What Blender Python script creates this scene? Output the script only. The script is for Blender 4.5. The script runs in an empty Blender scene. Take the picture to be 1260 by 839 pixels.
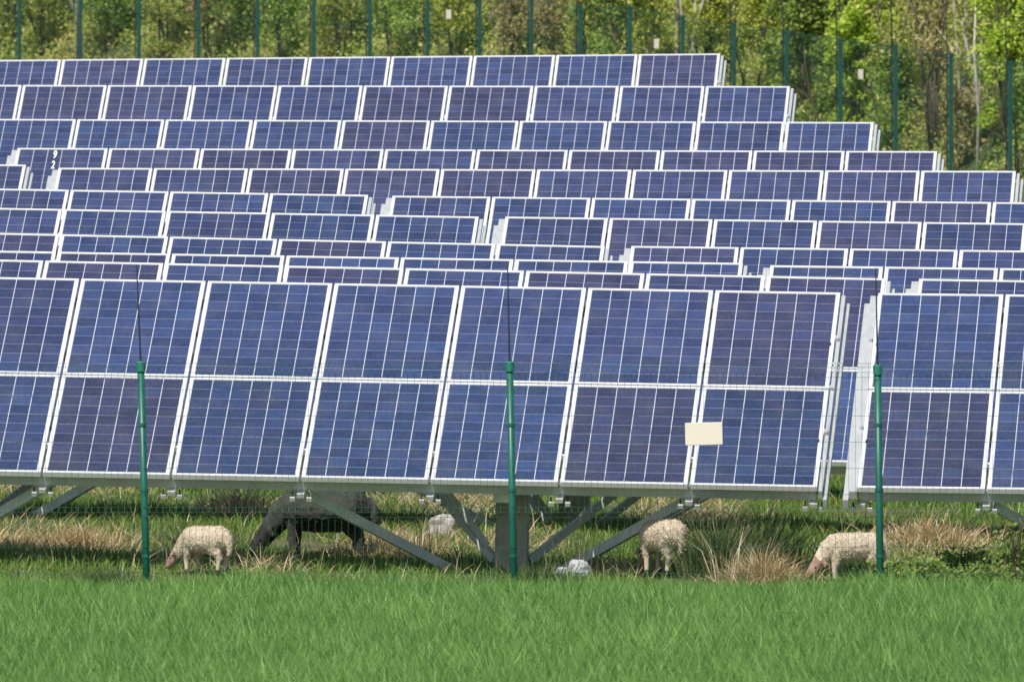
import bpy, bmesh, math, random
import numpy as np
from mathutils import Vector, Matrix, noise
rng = np.random.default_rng(7)
random.seed(7)
R = math.radians
scene = bpy.context.scene
col = scene.collection

# ------------------------------------------------------------------ camera model
F, YH, H = 22960.0, 150.0, 3.86          # focal length in photo pixels, horizon row, camera height
PSI = R(4.0)
def at(px, py, Y):
    return Vector(((px - 630) / F * Y, Y, H - (py - YH) / F * Y))

# ------------------------------------------------------------------ helpers
def tag(o, label=None, cat=None, group=None, kind=None):
    if label: o['label'] = label
    if cat: o['category'] = cat
    if group: o['group'] = group
    if kind: o['kind'] = kind
    return o
def empty(name, loc, rz=0):
    o = bpy.data.objects.new(name, None); o.empty_display_size = .2
    o.location = loc; o.rotation_euler = (0, 0, rz); col.objects.link(o); return o
def link(name, me, mats=(), parent=None, smooth=False):
    for m in (mats if isinstance(mats, (list, tuple)) else [mats]): me.materials.append(m)
    o = bpy.data.objects.new(name, me); col.objects.link(o)
    if parent: o.parent = parent
    if smooth: me.polygons.foreach_set('use_smooth', [True] * len(me.polygons))
    return o
class MB:
    """collects boxes, bars and tubes; build() links them as one mesh"""
    def __init__(s): s.v = []; s.f = []
    def add(s, vs, fs):
        n = len(s.v); s.v += [tuple(v) for v in vs]; s.f += [tuple(i + n for i in f) for f in fs]
    def hexa(s, p):
        s.add(p, [(0,3,2,1),(4,5,6,7),(0,1,5,4),(1,2,6,5),(2,3,7,6),(3,0,4,7)])
    def box(s, x0, x1, y0, y1, z0, z1, fn=None):
        p = [(x0,y0,z0),(x1,y0,z0),(x1,y1,z0),(x0,y1,z0),(x0,y0,z1),(x1,y0,z1),(x1,y1,z1),(x0,y1,z1)]
        s.hexa([fn(*q) for q in p] if fn else p)
    def bar(s, a, b, w, h, up=(0,0,1)):
        a = Vector(a); b = Vector(b); d = (b - a).normalized()
        sd = d.cross(Vector(up)).normalized() * (w / 2); u = sd.cross(d).normalized() * (h / 2)
        s.hexa([a-sd-u, a+sd-u, b+sd-u, b-sd-u, a-sd+u, a+sd+u, b+sd+u, b-sd+u])
    def tube(s, pts, rad, n=8, flat=1.0, cap=True):
        pts = [Vector(p) for p in pts]; m = len(pts); vs = []; fs = []
        for i, p in enumerate(pts):
            d = (pts[min(i+1, m-1)] - pts[max(i-1, 0)]).normalized()
            a = d.cross(Vector((0,1,0)) if abs(d.y) < .9 else Vector((1,0,0))).normalized(); b = d.cross(a)
            r = rad[i]; ra, rb = (r if isinstance(r, tuple) else (r, r * flat))
            for k in range(n):
                t = 2 * math.pi * k / n
                vs.append(p + a * (ra * math.cos(t)) + b * (rb * math.sin(t)))
        for i in range(m - 1):
            for k in range(n):
                k2 = (k + 1) % n
                fs.append((i*n+k, i*n+k2, (i+1)*n+k2, (i+1)*n+k))
        if cap: fs.append(tuple(range(n-1, -1, -1))); fs.append(tuple((m-1)*n + k for k in range(n)))
        s.add(vs, fs)
    def mesh(s, name):
        me = bpy.data.meshes.new(name); me.from_pydata(s.v, [], s.f); me.update(); return me
    def build(s, name, mats, parent=None, smooth=False):
        return link(name, s.mesh(name), mats, parent, smooth)
def np_mesh(name, V, loops, sizes):
    me = bpy.data.meshes.new(name)
    me.vertices.add(len(V)); me.vertices.foreach_set('co', V.astype(np.float32).ravel())
    me.loops.add(len(loops)); me.loops.foreach_set('vertex_index', loops.astype(np.int32))
    me.polygons.add(len(sizes))
    st = np.concatenate(([0], np.cumsum(sizes)[:-1])).astype(np.int32)
    me.polygons.foreach_set('loop_start', st); me.polygons.foreach_set('loop_total', sizes.astype(np.int32))
    me.update(calc_edges=True); return me
def blades(name, P, h, w, lean, az=None, face=None, droop=.5):
    """thin grass blades: two segments, tip bends along the lean direction"""
    n = len(P)
    az = rng.uniform(0, 2*np.pi, n) if az is None else az
    d = np.stack([np.cos(az), np.sin(az), np.zeros(n)], 1)
    fa = rng.uniform(0, np.pi, n) if face is None else face
    sd = np.stack([np.cos(fa), np.sin(fa), np.zeros(n)], 1) * (w / 2)[:, None]
    up = np.array([0, 0, 1.0])
    l = lean[:, None]; hh = h[:, None]
    mid = P + up * hh * .55 * np.cos(l) + d * hh * .55 * np.sin(l)
    l2 = l * (1 + droop) + droop * .4
    tip = mid + up * hh * .45 * np.cos(l2) + d * hh * .45 * np.sin(l2)
    V = np.stack([P - sd, P + sd, mid - sd * .85, mid + sd * .85, tip], 1).reshape(-1, 3)
    b = (np.arange(n) * 5)[:, None]
    L = np.concatenate([b, b+1, b+3, b+2, b+2, b+3, b+4], 1).ravel()
    return np_mesh(name, V, L, np.tile([4, 3], n))
def leaves(name, P, size, up_bias=.55, aspect=.62):
    """leaf-shaped quads in random directions"""
    n = len(P)
    nr = rng.normal(size=(n, 3)); nr[:, 2] += up_bias * 2; nr[:, 1] -= up_bias * 1.6; nr[:, 0] -= up_bias * .5; nr /= np.linalg.norm(nr, axis=1)[:, None]
    t = np.cross(nr, rng.normal(size=(n, 3))); t /= np.linalg.norm(t, axis=1)[:, None]
    b = np.cross(nr, t); s = size[:, None]
    V = np.stack([P - t*s*.5, P + b*s*aspect*.5 + nr*s*.08, P + t*s*.5, P - b*s*aspect*.5 + nr*s*.08], 1).reshape(-1, 3)
    return np_mesh(name, V, np.arange(n * 4), np.full(n, 4))

# ------------------------------------------------------------------ materials
def mat(name, rgb=(.5,.5,.5), rough=.6, metal=0, spec=.5):
    m = bpy.data.materials.new(name); m.use_nodes = True
    b = m.node_tree.nodes['Principled BSDF']
    b.inputs['Base Color'].default_value = (*rgb, 1); b.inputs['Roughness'].default_value = rough
    b.inputs['Metallic'].default_value = metal; b.inputs['Specular IOR Level'].default_value = spec
    return m
def N(m, t, **kw):
    n = m.node_tree.nodes.new(t)
    for k, v in kw.items(): setattr(n, k, v)
    return n
def L(m, a, b): m.node_tree.links.new(a, b)
def mathn(m, op, a, b=None, c=None):
    n = N(m, 'ShaderNodeMath', operation=op)
    for i, v in enumerate((a, b, c)):
        if v is None: continue
        if isinstance(v, (int, float)): n.inputs[i].default_value = v
        else: L(m, v, n.inputs[i])
    return n.outputs[0]
def mixc(m, f, a, b, bt='MIX'):
    n = N(m, 'ShaderNodeMix', data_type='RGBA', blend_type=bt)
    for i, v in ((0, f), (6, a), (7, b)):
        if isinstance(v, (int, float)): n.inputs[i].default_value = v
        elif isinstance(v, tuple): n.inputs[i].default_value = (*v, 1)
        else: L(m, v, n.inputs[i])
    return n.outputs[2]
def bsdf(m): return m.node_tree.nodes['Principled BSDF']
def ramp(m, fac, stops):
    n = N(m, 'ShaderNodeValToRGB'); e = n.color_ramp.elements
    while len(e) < len(stops): e.new(.5)
    for el, (p, c) in zip(e, stops): el.position = p; el.color = (*c, 1)
    L(m, fac, n.inputs[0]); return n.outputs[0]
def noise_fac(m, scale, detail=3, coord='Object', vec=None, rough=.55):
    t = N(m, 'ShaderNodeTexNoise'); t.inputs['Scale'].default_value = scale
    t.inputs['Detail'].default_value = detail; t.inputs['Roughness'].default_value = rough
    if vec is None: vec = N(m, 'ShaderNodeTexCoord').outputs[coord]
    L(m, vec, t.inputs['Vector']); return t.outputs['Fac']
def bump(m, fac, strength, dist):
    b = N(m, 'ShaderNodeBump'); b.inputs['Strength'].default_value = strength; b.inputs['Distance'].default_value = dist
    L(m, fac, b.inputs['Height']); L(m, b.outputs[0], bsdf(m).inputs['Normal'])
def mottled(name, a, b, scale, rough=.7, metal=0, detail=4, bmp=0, dist=.01):
    m = mat(name, a, rough, metal); f = noise_fac(m, scale, detail)
    f2 = ramp(m, f, [(.35, (0,0,0)), (.65, (1,1,1))])
    L(m, mixc(m, f2, a, b), bsdf(m).inputs['Base Color'])
    if bmp: bump(m, f, bmp, dist)
    return m
def leafmat(name, stops, patch=None, transl=.35, rough=.55, pscale=.6, spec=.3):
    """foliage: each blade or leaf draws its own colour; broad patches shift it"""
    m = mat(name, (.1,.1,.1), rough, 0, spec)
    g = N(m, 'ShaderNodeNewGeometry')
    c = ramp(m, g.outputs['Random Per Island'], stops)
    if patch:
        pf = ramp(m, noise_fac(m, pscale, 3, vec=g.outputs['Position']), [(.4, (0,0,0)), (.62, (1,1,1))])
        pm = mathn(m, 'MULTIPLY', pf, patch[1])
        c = mixc(m, pm, c, patch[0])
    b = bsdf(m); L(m, c, b.inputs['Base Color'])
    tr = N(m, 'ShaderNodeBsdfTranslucent'); L(m, c, tr.inputs['Color'])
    mx = N(m, 'ShaderNodeMixShader'); mx.inputs[0].default_value = transl
    L(m, b.outputs[0], mx.inputs[1]); L(m, tr.outputs[0], mx.inputs[2])
    L(m, mx.outputs[0], m.node_tree.nodes['Material Output'].inputs['Surface'])
    return m

M = {}
# solar cells: 6 x 10 grid in UV, white gaps, thin busbars, a tint per cell and a tint per panel (object colour)
def cell_material():
    m = mat('solar_cells', (.03,.05,.14), .22, 0, .5)
    uv = N(m, 'ShaderNodeUVMap').outputs[0]; sx = N(m, 'ShaderNodeSeparateXYZ'); L(m, uv, sx.inputs[0])
    u = mathn(m, 'MULTIPLY', sx.outputs[0], 6.0); v = mathn(m, 'MULTIPLY', sx.outputs[1], 10.0)
    def edge(q, half):
        fr = mathn(m, 'FRACT', q); d = mathn(m, 'MINIMUM', fr, mathn(m, 'SUBTRACT', 1.0, fr))
        return mathn(m, 'LESS_THAN', d, half)
    gv = edge(u, .018); gh = edge(v, .017)
    bus = edge(mathn(m, 'MULTIPLY', v, 2.0), .022)
    oi = N(m, 'ShaderNodeObjectInfo'); sc = N(m, 'ShaderNodeSeparateColor'); L(m, oi.outputs['Color'], sc.inputs[0])
    cmb = N(m, 'ShaderNodeCombineXYZ')
    L(m, mathn(m, 'FLOOR', u), cmb.inputs[0]); L(m, mathn(m, 'FLOOR', v), cmb.inputs[1])
    L(m, mathn(m, 'MULTIPLY', oi.outputs['Random'], 91.0), cmb.inputs[2])
    wn = N(m, 'ShaderNodeTexWhiteNoise', noise_dimensions='3D'); L(m, cmb.outputs[0], wn.inputs['Vector'])
    base = mixc(m, sc.outputs[0], (.038,.058,.140), (.053,.052,.112))
    crys = N(m, 'ShaderNodeTexVoronoi'); crys.inputs['Scale'].default_value = 55
    L(m, N(m, 'ShaderNodeTexCoord').outputs['Object'], crys.inputs['Vector'])
    cs = N(m, 'ShaderNodeSeparateColor'); L(m, crys.outputs['Color'], cs.inputs[0])
    k = mathn(m, 'ADD', mathn(m, 'MULTIPLY', wn.outputs['Value'], .36), mathn(m, 'MULTIPLY', cs.outputs[0], .3))
    k = mathn(m, 'MULTIPLY', mathn(m, 'ADD', k, .62), mathn(m, 'ADD', sc.outputs[1], .5))
    vm = N(m, 'ShaderNodeVectorMath', operation='SCALE'); L(m, base, vm.inputs[0]); L(m, k, vm.inputs['Scale'])
    rare = mathn(m, 'GREATER_THAN', wn.outputs['Value'], .955)
    c = mixc(m, mathn(m, 'MULTIPLY', rare, .18), vm.outputs[0], (.04,.09,.22))
    dust = ramp(m, noise_fac(m, 2.2, 4), [(.42, (0,0,0)), (.8, (1,1,1))])
    c = mixc(m, mathn(m, 'MULTIPLY', dust, .15), c, (.30,.28,.26))
    c = mixc(m, mathn(m, 'MULTIPLY', bus, .07), c, (.5,.52,.6))
    c = mixc(m, mathn(m, 'MULTIPLY', gh, .40), c, (.5,.53,.64))
    c = mixc(m, mathn(m, 'MULTIPLY', gv, .80), c, (.72,.74,.80))
    L(m, c, bsdf(m).inputs['Base Color']); return m
M['cells'] = cell_material()
M['back'] = mat('panel_backsheet', (.55,.56,.55), .6)
M['frame'] = mottled('panel_frame_aluminium', (.80,.80,.80), (.70,.71,.72), 9, .42, .15)
M['rail'] = mottled('galvanised_rail', (.60,.62,.62), (.52,.54,.54), 7, .5, .35)
M['steel'] = mottled('galvanised_strut', (.78,.81,.81), (.60,.64,.64), 6, .5, 0)
M['clamp'] = mat('clamp_steel', (.72,.72,.70), .4, .3)
M['concrete'] = mottled('pillar_concrete', (.60,.61,.54), (.46,.475,.42), 5, .9, bmp=.3)
M['post'] = mottled('green_coated_post', (.012,.135,.088), (.009,.10,.068), 12, .42)
M['farpost'] = mottled('dark_teal_post', (.008,.075,.056), (.006,.055,.042), 12, .5)
M['cap'] = mat('green_plastic_cap', (.02,.19,.125), .5)
M['wire'] = mat('green_coated_wire', (.018,.10,.068), .5)
M['rod'] = mat('dark_rod', (.018,.02,.03), .6)
M['sign'] = mottled('cream_board', (.86,.77,.62), (.80,.73,.62), 8, .55)
M['stone'] = mottled('rubble_stone', (.50,.48,.44), (.30,.28,.24), 22, .9, bmp=.5, dist=.02)
M['white'] = mottled('white_rubble', (.55,.56,.57), (.36,.37,.37), 18, .8, bmp=.4, dist=.02)
M['paint'] = mat('white_marker_paint', (.85,.85,.85), .6)
def fleece(name, a, b, s=1):
    m = mottled(name, a, b, 26*s, .95, bmp=.7, dist=.012, detail=5); return m
M['fleece'] = fleece('cream_fleece', (.64,.54,.41), (.52,.43,.32))
M['skin'] = mottled('lamb_face_skin', (.40,.26,.20), (.27,.165,.12), 30, .8)
M['darkfleece'] = fleece('black_brown_fleece', (.060,.064,.053), (.038,.041,.034), .6)
M['darkskin'] = mat('dark_face', (.018,.016,.015), .7)
M['eye'] = mat('dark_eye', (.01,.008,.006), .15)
M['hoof'] = mat('hoof_horn', (.05,.04,.035), .6)
M['wheat'] = leafmat('young_wheat', [(0,(0.156,0.306,0.064)), (.45,(0.217,0.404,0.089)), (.8,(0.285,0.495,0.124)), (1,(0.434,0.629,0.235))], ((0.136,0.299,0.071), .5), .35, .5, .5)
M['grass'] = leafmat('meadow_grass', [(0,(0.094,0.188,0.023)), (.5,(0.160,0.290,0.040)), (.85,(0.231,0.351,0.065)), (1,(0.440,0.436,0.158))], ((0.231,0.266,0.059), .3), .3, .6, 1.3)
M['straw'] = leafmat('dry_straw', [(0,(0.360,0.247,0.115)), (.4,(0.552,0.416,0.216)), (.8,(0.720,0.585,0.338)), (1,(0.750,0.750,0.540))], ((0.408,0.260,0.135), .4), .2, .7, 3)
M['stalk'] = leafmat('dry_stalks', [(0,(.34,.27,.16)), (.6,(.56,.47,.30)), (1,(.70,.62,.45))], None, .1, .7)
M['tussock'] = leafmat('tussock_blades', [(0,(.055,.105,.03)), (.5,(.10,.16,.05)), (.78,(.17,.21,.08)), (1,(.44,.38,.22))], None, .3, .6)
M['bramble'] = leafmat('bramble_leaves', [(0,(0.091,0.173,0.030)), (.5,(0.182,0.282,0.050)), (.9,(0.291,0.364,0.084)), (1,(0.400,0.364,0.118))], None, .35, .5)

def ground_material():
    m = mat('earth_and_turf', (.1,.1,.05), .95)
    pos = N(m, 'ShaderNodeNewGeometry').outputs['Position']
    f = ramp(m, noise_fac(m, .9, 5, vec=pos), [(.52, (0,0,0)), (.74, (1,1,1))])
    g = mixc(m, noise_fac(m, 14, 4, vec=pos), (.05,.085,.02), (.09,.125,.035))
    e = mixc(m, noise_fac(m, 9, 4, vec=pos), (.11,.075,.04), (.24,.17,.09))
    L(m, mixc(m, f, g, e), bsdf(m).inputs['Base Color'])
    bump(m, noise_fac(m, 11, 5, vec=pos), .6, .08); return m
M['ground'] = ground_material()

# ------------------------------------------------------------------ rows of solar tables: pixel ends of the upper edges
DEPTH = lambda i: 148.09 + 7.993 * (i - 1)
PITCH, NC, PW, PH, GAPY = 1.01, 10, .99, 1.65, .02
TILT = R(26.5); CT, ST = math.cos(TILT), math.sin(TILT)
SL = 2 * PH + GAPY
C0 = .65                                  # clearance under the lower edge
YB = -SL / 2 * CT; ZT = C0 + SL * ST
LEN = NC * PITCH - .02
def rowpt(i, px, py):
    k = (px - 630) / F; Y = DEPTH(i) / (1 + k * math.tan(PSI))
    return at(px, py, Y)
# row: list of (left point or None, right point, which end is anchored)
ROWS = {
 1: [((0,341),(1034,360),'R'), ((1081,360.5),(1260,362.5),'L')],
 2: [((0,319.5),(1090,342.7),'R'), ((1131,343),(1260,345),'L')],
 3: [((0,308.7),(914,323.7),'R'), ((948,326.5),(1260,330.5),'L')],
 4: [((0,286.7),(744,303),'R'), ((777,302.7),(1260,308.5),'L')],
 5: [((0,256),(589,266.7),'R'), ((622,266.7),(1260,275),'L')],
 6: [((0,232.3),(453,240),'R'), ((483,241),(1260,249.3),'L')],
 7: [((-300,200),(32,202.9),'R'), ((70,206.7),(1250,210.7),'R')],
 8: [((-300,180.5),(-14,181.5),'R'), ((18,182.3),(1153,186.4),'R')],
 9: [((0,146.7),(1075,150.7),'R')],
 10: [((0,105),(972,106.5),'R')],
 11: [((0,74.3),(886,66.3),'R')]}
rowline = {}
for i, ts in ROWS.items():
    pts = []
    for a, b, _ in ts: pts += [rowpt(i, *a), rowpt(i, *b)]
    pts.sort(key=lambda p: p.x)
    xs = np.array([p.x for p in pts]); zs = np.array([p.z for p in pts])
    A = np.polyfit(xs, zs, 1)
    rowline[i] = A

# ------------------------------------------------------------------ terrain
FENCE_Y = 142.4
rear_px = [(1243,75),(1170,65),(1102,55),(1034,47),(968,37),(903,28),(840,19),(775,8),(714,6),
           (654,-2),(590,-6),(526,-11),(455,-16),(386,-20),(317,-25),(244,-30),(171,-34),(99,-38),(24,-42)]
rear_px = [(1316,85)] + rear_px + [(-50,-46), (-124,-50)]
REAR = []
for j, (px, py) in enumerate(rear_px):
    k = j - 1
    Y = 300 + 3.1 * k if k <= 7 else 300 + 3.1 * 7 + 2.95 * (k - 7)
    REAR.append(at(px, py, Y))
POSTH = 2.0
rx = np.array([p.x for p in REAR][::-1]); ry = np.array([p.y for p in REAR][::-1]); rz = np.array([p.z - POSTH for p in REAR][::-1])
def ground(x, y):
    x = np.asarray(x, float); y = np.asarray(y, float); x, y = np.broadcast_arrays(x, y)
    xc = np.clip(x, -9, 13)
    yy = y + np.clip(x, -40, 40) * math.tan(PSI)            # depth measured along the rows' normal
    keys = [(-1e4, np.zeros_like(x) + .16), (142.6, np.zeros_like(x) + .16)]
    for i in range(1, 12):
        a, b = rowline[i]
        up = {1: .0, 2: .02}.get(i, .10)
        z = a * xc + b - ZT + up
        keys.append((DEPTH(i) + YB * 2 - .2, z - (.11 if i == 1 else .01))); keys.append((DEPTH(i) + 1.5, z - (.10 if i == 1 else .0)))
    out = np.zeros_like(x)
    for (d0, z0), (d1, z1) in zip(keys[:-1], keys[1:]):
        t = (yy - d0) / (d1 - d0); m_ = (t >= 0) & (t <= 1)
        out = np.where(m_, z0 + (z1 - z0) * t, out)
    yf = np.interp(x, rx, ry); zf = np.interp(x, rx, rz)
    d0 = DEPTH(11); z0 = keys[-1][1]
    t = np.clip((yy - d0) / np.maximum(yf + xc * math.tan(PSI) - d0, 1), 0, 1)
    far = z0 + (zf - z0) * t
    db = np.clip(y - yf - .6, 0, None)
    far = far + np.minimum(db, 30) * .34 + np.clip(db - 30, 0, 60) * .05
    out = np.where(yy > d0, far, out)
    return out
def gz(x, y): return float(ground(x, y))

gx = np.unique(np.concatenate([np.linspace(-600, -30, 16), np.linspace(-30, -12, 13), np.linspace(-12, 14, 131), np.linspace(14, 30, 13), np.linspace(30, 600, 16)]))
gy = np.unique(np.concatenate([np.linspace(-200, 90, 16), np.linspace(90, 140, 26), np.linspace(140, 176, 181), np.linspace(176, 290, 80), np.linspace(290, 385, 96), np.linspace(385, 2500, 24)]))
GX, GY = np.meshgrid(gx, gy); GZ = ground(GX, GY)
near = (GY > 143.2) & (GY < 180)
bumps = np.zeros_like(GZ)
for idx in zip(*np.where(near)):
    p = Vector((GX[idx], GY[idx], 0))
    bumps[idx] = noise.noise(p * .9) * .045 + noise.noise(p * 2.7) * .03
GZ = GZ + bumps
nx, ny = len(gx), len(gy)
ii = (np.arange(ny - 1)[:, None] * nx + np.arange(nx - 1)[None, :]).ravel()
me = np_mesh('ground', np.stack([GX.ravel(), GY.ravel(), GZ.ravel()], 1), np.stack([ii, ii+1, ii+nx+1, ii+nx], 1).ravel(), np.full(len(ii), 4))
g_ob = link('ground', me, M['ground'], None, True); tag(g_ob, kind='structure')

# ------------------------------------------------------------------ one solar table, then copies
def PL(a, b, c):            # a along the table, b up the slope from the lower edge, c out of the panel plane
    return (a, YB + b * CT - c * ST, C0 + b * ST + c * CT)
def panel_meshes():
    b = MB(); fw, d = .030, .04
    b.box(-PW/2, PW/2, 0, fw, -d, 0); b.box(-PW/2, PW/2, PH-fw, PH, -d, 0)
    b.box(-PW/2, -PW/2+fw, fw, PH-fw, -d, 0); b.box(PW/2-fw, PW/2, fw, PH-fw, -d, 0)
    fr = b.mesh('panel_frame')
    x0, x1, y0, y1 = -PW/2+fw, PW/2-fw, fw, PH-fw
    g = MB(); g.box(x0, x1, y0, y1, -.012, -.004); me = g.mesh('panel_cells')
    uvl = me.uv_layers.new(name='UVMap')
    for p in me.polygons:
        for li in p.loop_indices:
            v = me.vertices[me.loops[li].vertex_index].co
            uvl.data[li].uv = ((v.x - x0) / (x1 - x0), (v.y - y0) / (y1 - y0))
    me.materials.append(M['cells']); me.materials.append(M['back'])
    for p in me.polygons: p.material_index = 1 if p.normal.z < -.5 else 0
    fr.materials.append(M['frame'])
    return me, fr
CELLS, FRAME = panel_meshes()
TILTM = Matrix.Rotation(TILT, 4, 'X')
def make_table(full):
    root = empty('solar_table', (0, 0, 0))
    for r_ in range(2):
        for c in range(NC):
            o = bpy.data.objects.new('solar_panel', CELLS); col.objects.link(o); o.parent = root
            x = -LEN/2 + PW/2 + c * PITCH
            o.matrix_local = Matrix.Translation(PL(x, r_ * (PH + GAPY), 0)) @ TILTM
            o['slot'] = r_ * NC + c
            f = bpy.data.objects.new('frame', FRAME); col.objects.link(f); f.parent = o
    for nm, b_, c_ in (('purlin', .10, -.10), ('purlin', 1.10, -.10), ('purlin', 2.20, -.10), ('purlin', 3.14, -.10)):
        b = MB(); b.box(-LEN/2 + .01, LEN/2 - .01, b_ - .045, b_ + .045, c_ - .045, c_ + .052, PL); b.build(nm, M['rail'], root)
    b = MB(); b.box(LEN/2 + .012, LEN/2 + .042, -.035, SL - .015, -.085, -.018, PL)
    b.box(LEN/2 + .0, LEN/2 + .03, 2.50, 2.56, -.02, .012, PL); b.box(LEN/2 + .0, LEN/2 + .03, .9, .96, -.02, .012, PL); b.box(LEN/2, LEN/2 + .03, 1.66, 1.70, -.02, .012, PL)
    b.build('side_rail', M['rail'], root)
    b = MB(); b.box(LEN/2 + .05, LEN/2 + .078, -.07, SL - .04, -.15, -.075, PL); b.build('side_rail', M['rail'], root)
    b = MB(); b.box(-LEN/2 - .062, -LEN/2 - .004, -.035, SL - .015, -.085, -.018, PL)
    b.box(-LEN/2 - .035, -LEN/2 - .01, 2.5, 2.55, -.018, .01, PL); b.box(-LEN/2 - .035, -LEN/2 - .01, 1.0, 1.05, -.018, .01, PL)
    b.build('side_rail', M['rail'], root)
    b = MB(); b.box(-LEN/2 - .11, -LEN/2 - .068, -.07, SL - .04, -.15, -.075, PL); b.build('side_rail', M['rail'], root)
    for sx in (-1, 1):
        px = sx * LEN / 4
        b = MB(); b.box(px - .075, px + .175, -.125, .125, -.7, C0 + SL/2*ST - .30); b.build('pillar', M['concrete'], root)
        b = MB(); b.box(px - .01, px + .11, .15, SL - .15, -.27, -.147, PL); b.build('rafter', M['steel'], root)
        for s in (-1, 1):
            b = MB(); b.bar(PL(px + s*1.58, .16, -.17), (px + .03 + s*.32, -.20, -.14), .05, .075); b.build('brace', M['steel'], root)
            b = MB(); b.bar(PL(px + (2.35 if s > 0 else -1.75), 2.9, -.17), (px + .05 + s*.14, .03, .0), .05, .06); b.build('brace', M['steel'], root)
            if s > 0: continue
            b = MB(); b.bar(PL(px + s*.80, 1.12, -.17), (px + s*.14, -.16, .12), .045, .055); b.build('brace', M['steel'], root)
    if full:
        for c in range(NC + 1):
            x = -LEN/2 - .01 + c * PITCH; x = min(max(x, -LEN/2 + .03), LEN/2 - .03)
            b = MB(); b.box(x - .028, x + .028, -.002, .06, -.185, -.150, PL); b.build('clamp', M['clamp'], root)
            for dx in (-.065, .065):
                b = MB(); b.box(x + dx - .019, x + dx + .019, .0, .045, -.215, -.185, PL); b.build('clamp', M['clamp'], root)
                b = MB(); b.box(x + dx - .006, x + dx + .006, .02, .032, -.184, -.146, PL); b.build('bolt', M['rod'], root)
            for q in (.75, 2.4):
                b = MB(); b.box(x - .006, x + .006, q, q + .04, -.03, .006, PL); b.build('bolt', M['rod'], root)
    return root
def copy_tree(o, parent=None):
    c = o.copy(); col.objects.link(c); c.parent = parent
    for ch in o.children: copy_tree(ch, c)
    return c
def place(root, i, spec):
    a, b, anchor = spec
    A, B = rowpt(i, *a), rowpt(i, *b)
    e = (B - A).normalized()
    top_mid = (B - e * LEN / 2) if anchor == 'R' else (A + e * LEN / 2)
    yv = Vector((-e.y, e.x, 0)).normalized(); zv = e.cross(yv).normalized(); yv = zv.cross(e)
    m = Matrix((e, yv, zv)).transposed()
    off = m @ Vector((0, -YB, ZT))
    root.matrix_world = Matrix.Translation(top_mid - off) @ m.to_4x4()
ordn = {1:'front', 2:'second', 3:'third', 4:'fourth', 5:'fifth', 6:'sixth', 7:'seventh', 8:'eighth', 9:'ninth', 10:'tenth', 11:'rearmost'}
labels = {
 (1,0): 'large solar table of the front row, left of its gap, standing over the lambs',
 (1,1): 'front-row solar table at the right edge, partly behind the right green post',
 (9,0): 'solar table of the ninth row, third down from the top',
 (10,0): 'solar table of the tenth row, directly in front of the rearmost row',
 (11,0): 'rearmost solar table, the top strip of panels below the far green fence'}
# purple panels: (row, table) -> slots (upper = 10 + column, lower = column)
purple = {(1,0): [19, 8, 4], (1,1): [0, 14], (2,0): [19, 17, 15, 13], (2,1): [12], (3,0): [14], (4,0): [14, 17, 12], (4,1): [10, 15],
          (5,1): [11, 13, 16], (5,0): [], (6,0): [], (6,1): [15], (7,1): [12, 13, 14], (8,1): [11, 12, 16, 17, 18, 19, 15], (9,0): [14],
          (10,0): [11, 15, 16, 12], (11,0): [19, 12]}
full = make_table(True); plain = make_table(False)
used_full = used_plain = False
tables = {}
for i in sorted(ROWS):
    for t, spec in enumerate(ROWS[i]):
        if i == 1:
            root = full if not used_full else copy_tree(full); used_full = True
        else:
            root = plain if not used_plain else copy_tree(plain); used_plain = True
        tables[(i, t)] = root
for (i, t), root in tables.items():
    place(root, i, ROWS[i][t])
    lab = labels.get((i, t))
    if not lab:
        lab = 'solar table of the %s row from the front, %s its gap' % (ordn[i], 'left of' if t == 0 else 'right of')
    tag(root, lab, 'solar table', 'rows of ground-mounted solar tables')
    r2 = random.Random(i * 31 + t)
    pl = purple.get((i, t), [])
    rowt = {7: .40, 8: .45, 10: .25, 2: .2, 9: .12, 11: .2}.get(i, .08)
    for ch in root.children:
        if ch.name.startswith('solar_panel'):
            s = ch['slot']; del ch['slot']
            p = .78 if s in pl else min(1, max(0, r2.gauss(rowt, .10)))
            ch.color = (p, .5 + r2.uniform(-.10, .10), 0, 1)
            if (i, t, s) == (2, 0, 9): ch.color = (0, .85, 0, 1)
            if s in pl and i == 1: ch['label'] = 'panel with a purple-brown tint'
            if (i, t) == (8, 1) and s == 10: num_panel = ch
            if (i, t) == (2, 0) and s == 9: tick_panel = ch
# the painted figures on the leftmost panel of the eighth row
def text_mesh(body, size):
    cu = bpy.data.curves.new('txt', 'FONT'); cu.body = body; cu.size = size; cu.align_x = 'CENTER'; cu.align_y = 'CENTER'; cu.offset = .006
    ob = bpy.data.objects.new('txt', cu); col.objects.link(ob)
    dg = bpy.context.evaluated_depsgraph_get(); me = bpy.data.meshes.new_from_object(ob.evaluated_get(dg))
    bpy.data.objects.remove(ob); return me
for ch_, yy_, rot in (('9', 1.49, 0), ('2', 1.24, .1)):
    me = text_mesh(ch_, .26)
    me.transform(Matrix.Diagonal((.32 if ch_ == '9' else .30, 1.0, 1, 1)))
    o = link('painted_number', me, M['paint'], num_panel); o.location = (-.07, yy_, -.002)
# white mark on the end panel of the second row
b = MB(); b.box(.10, .21, 0.075, .10, -.003, .001); b.build('tape_strip', M['paint'], [c for c in tables[(2,0)].children if c.name.startswith('solar_panel') and abs(c.matrix_local.translation.x - (-LEN/2 + PW/2 + 9*PITCH)) < .01 and c.matrix_local.translation.y > -.5][0])

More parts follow.
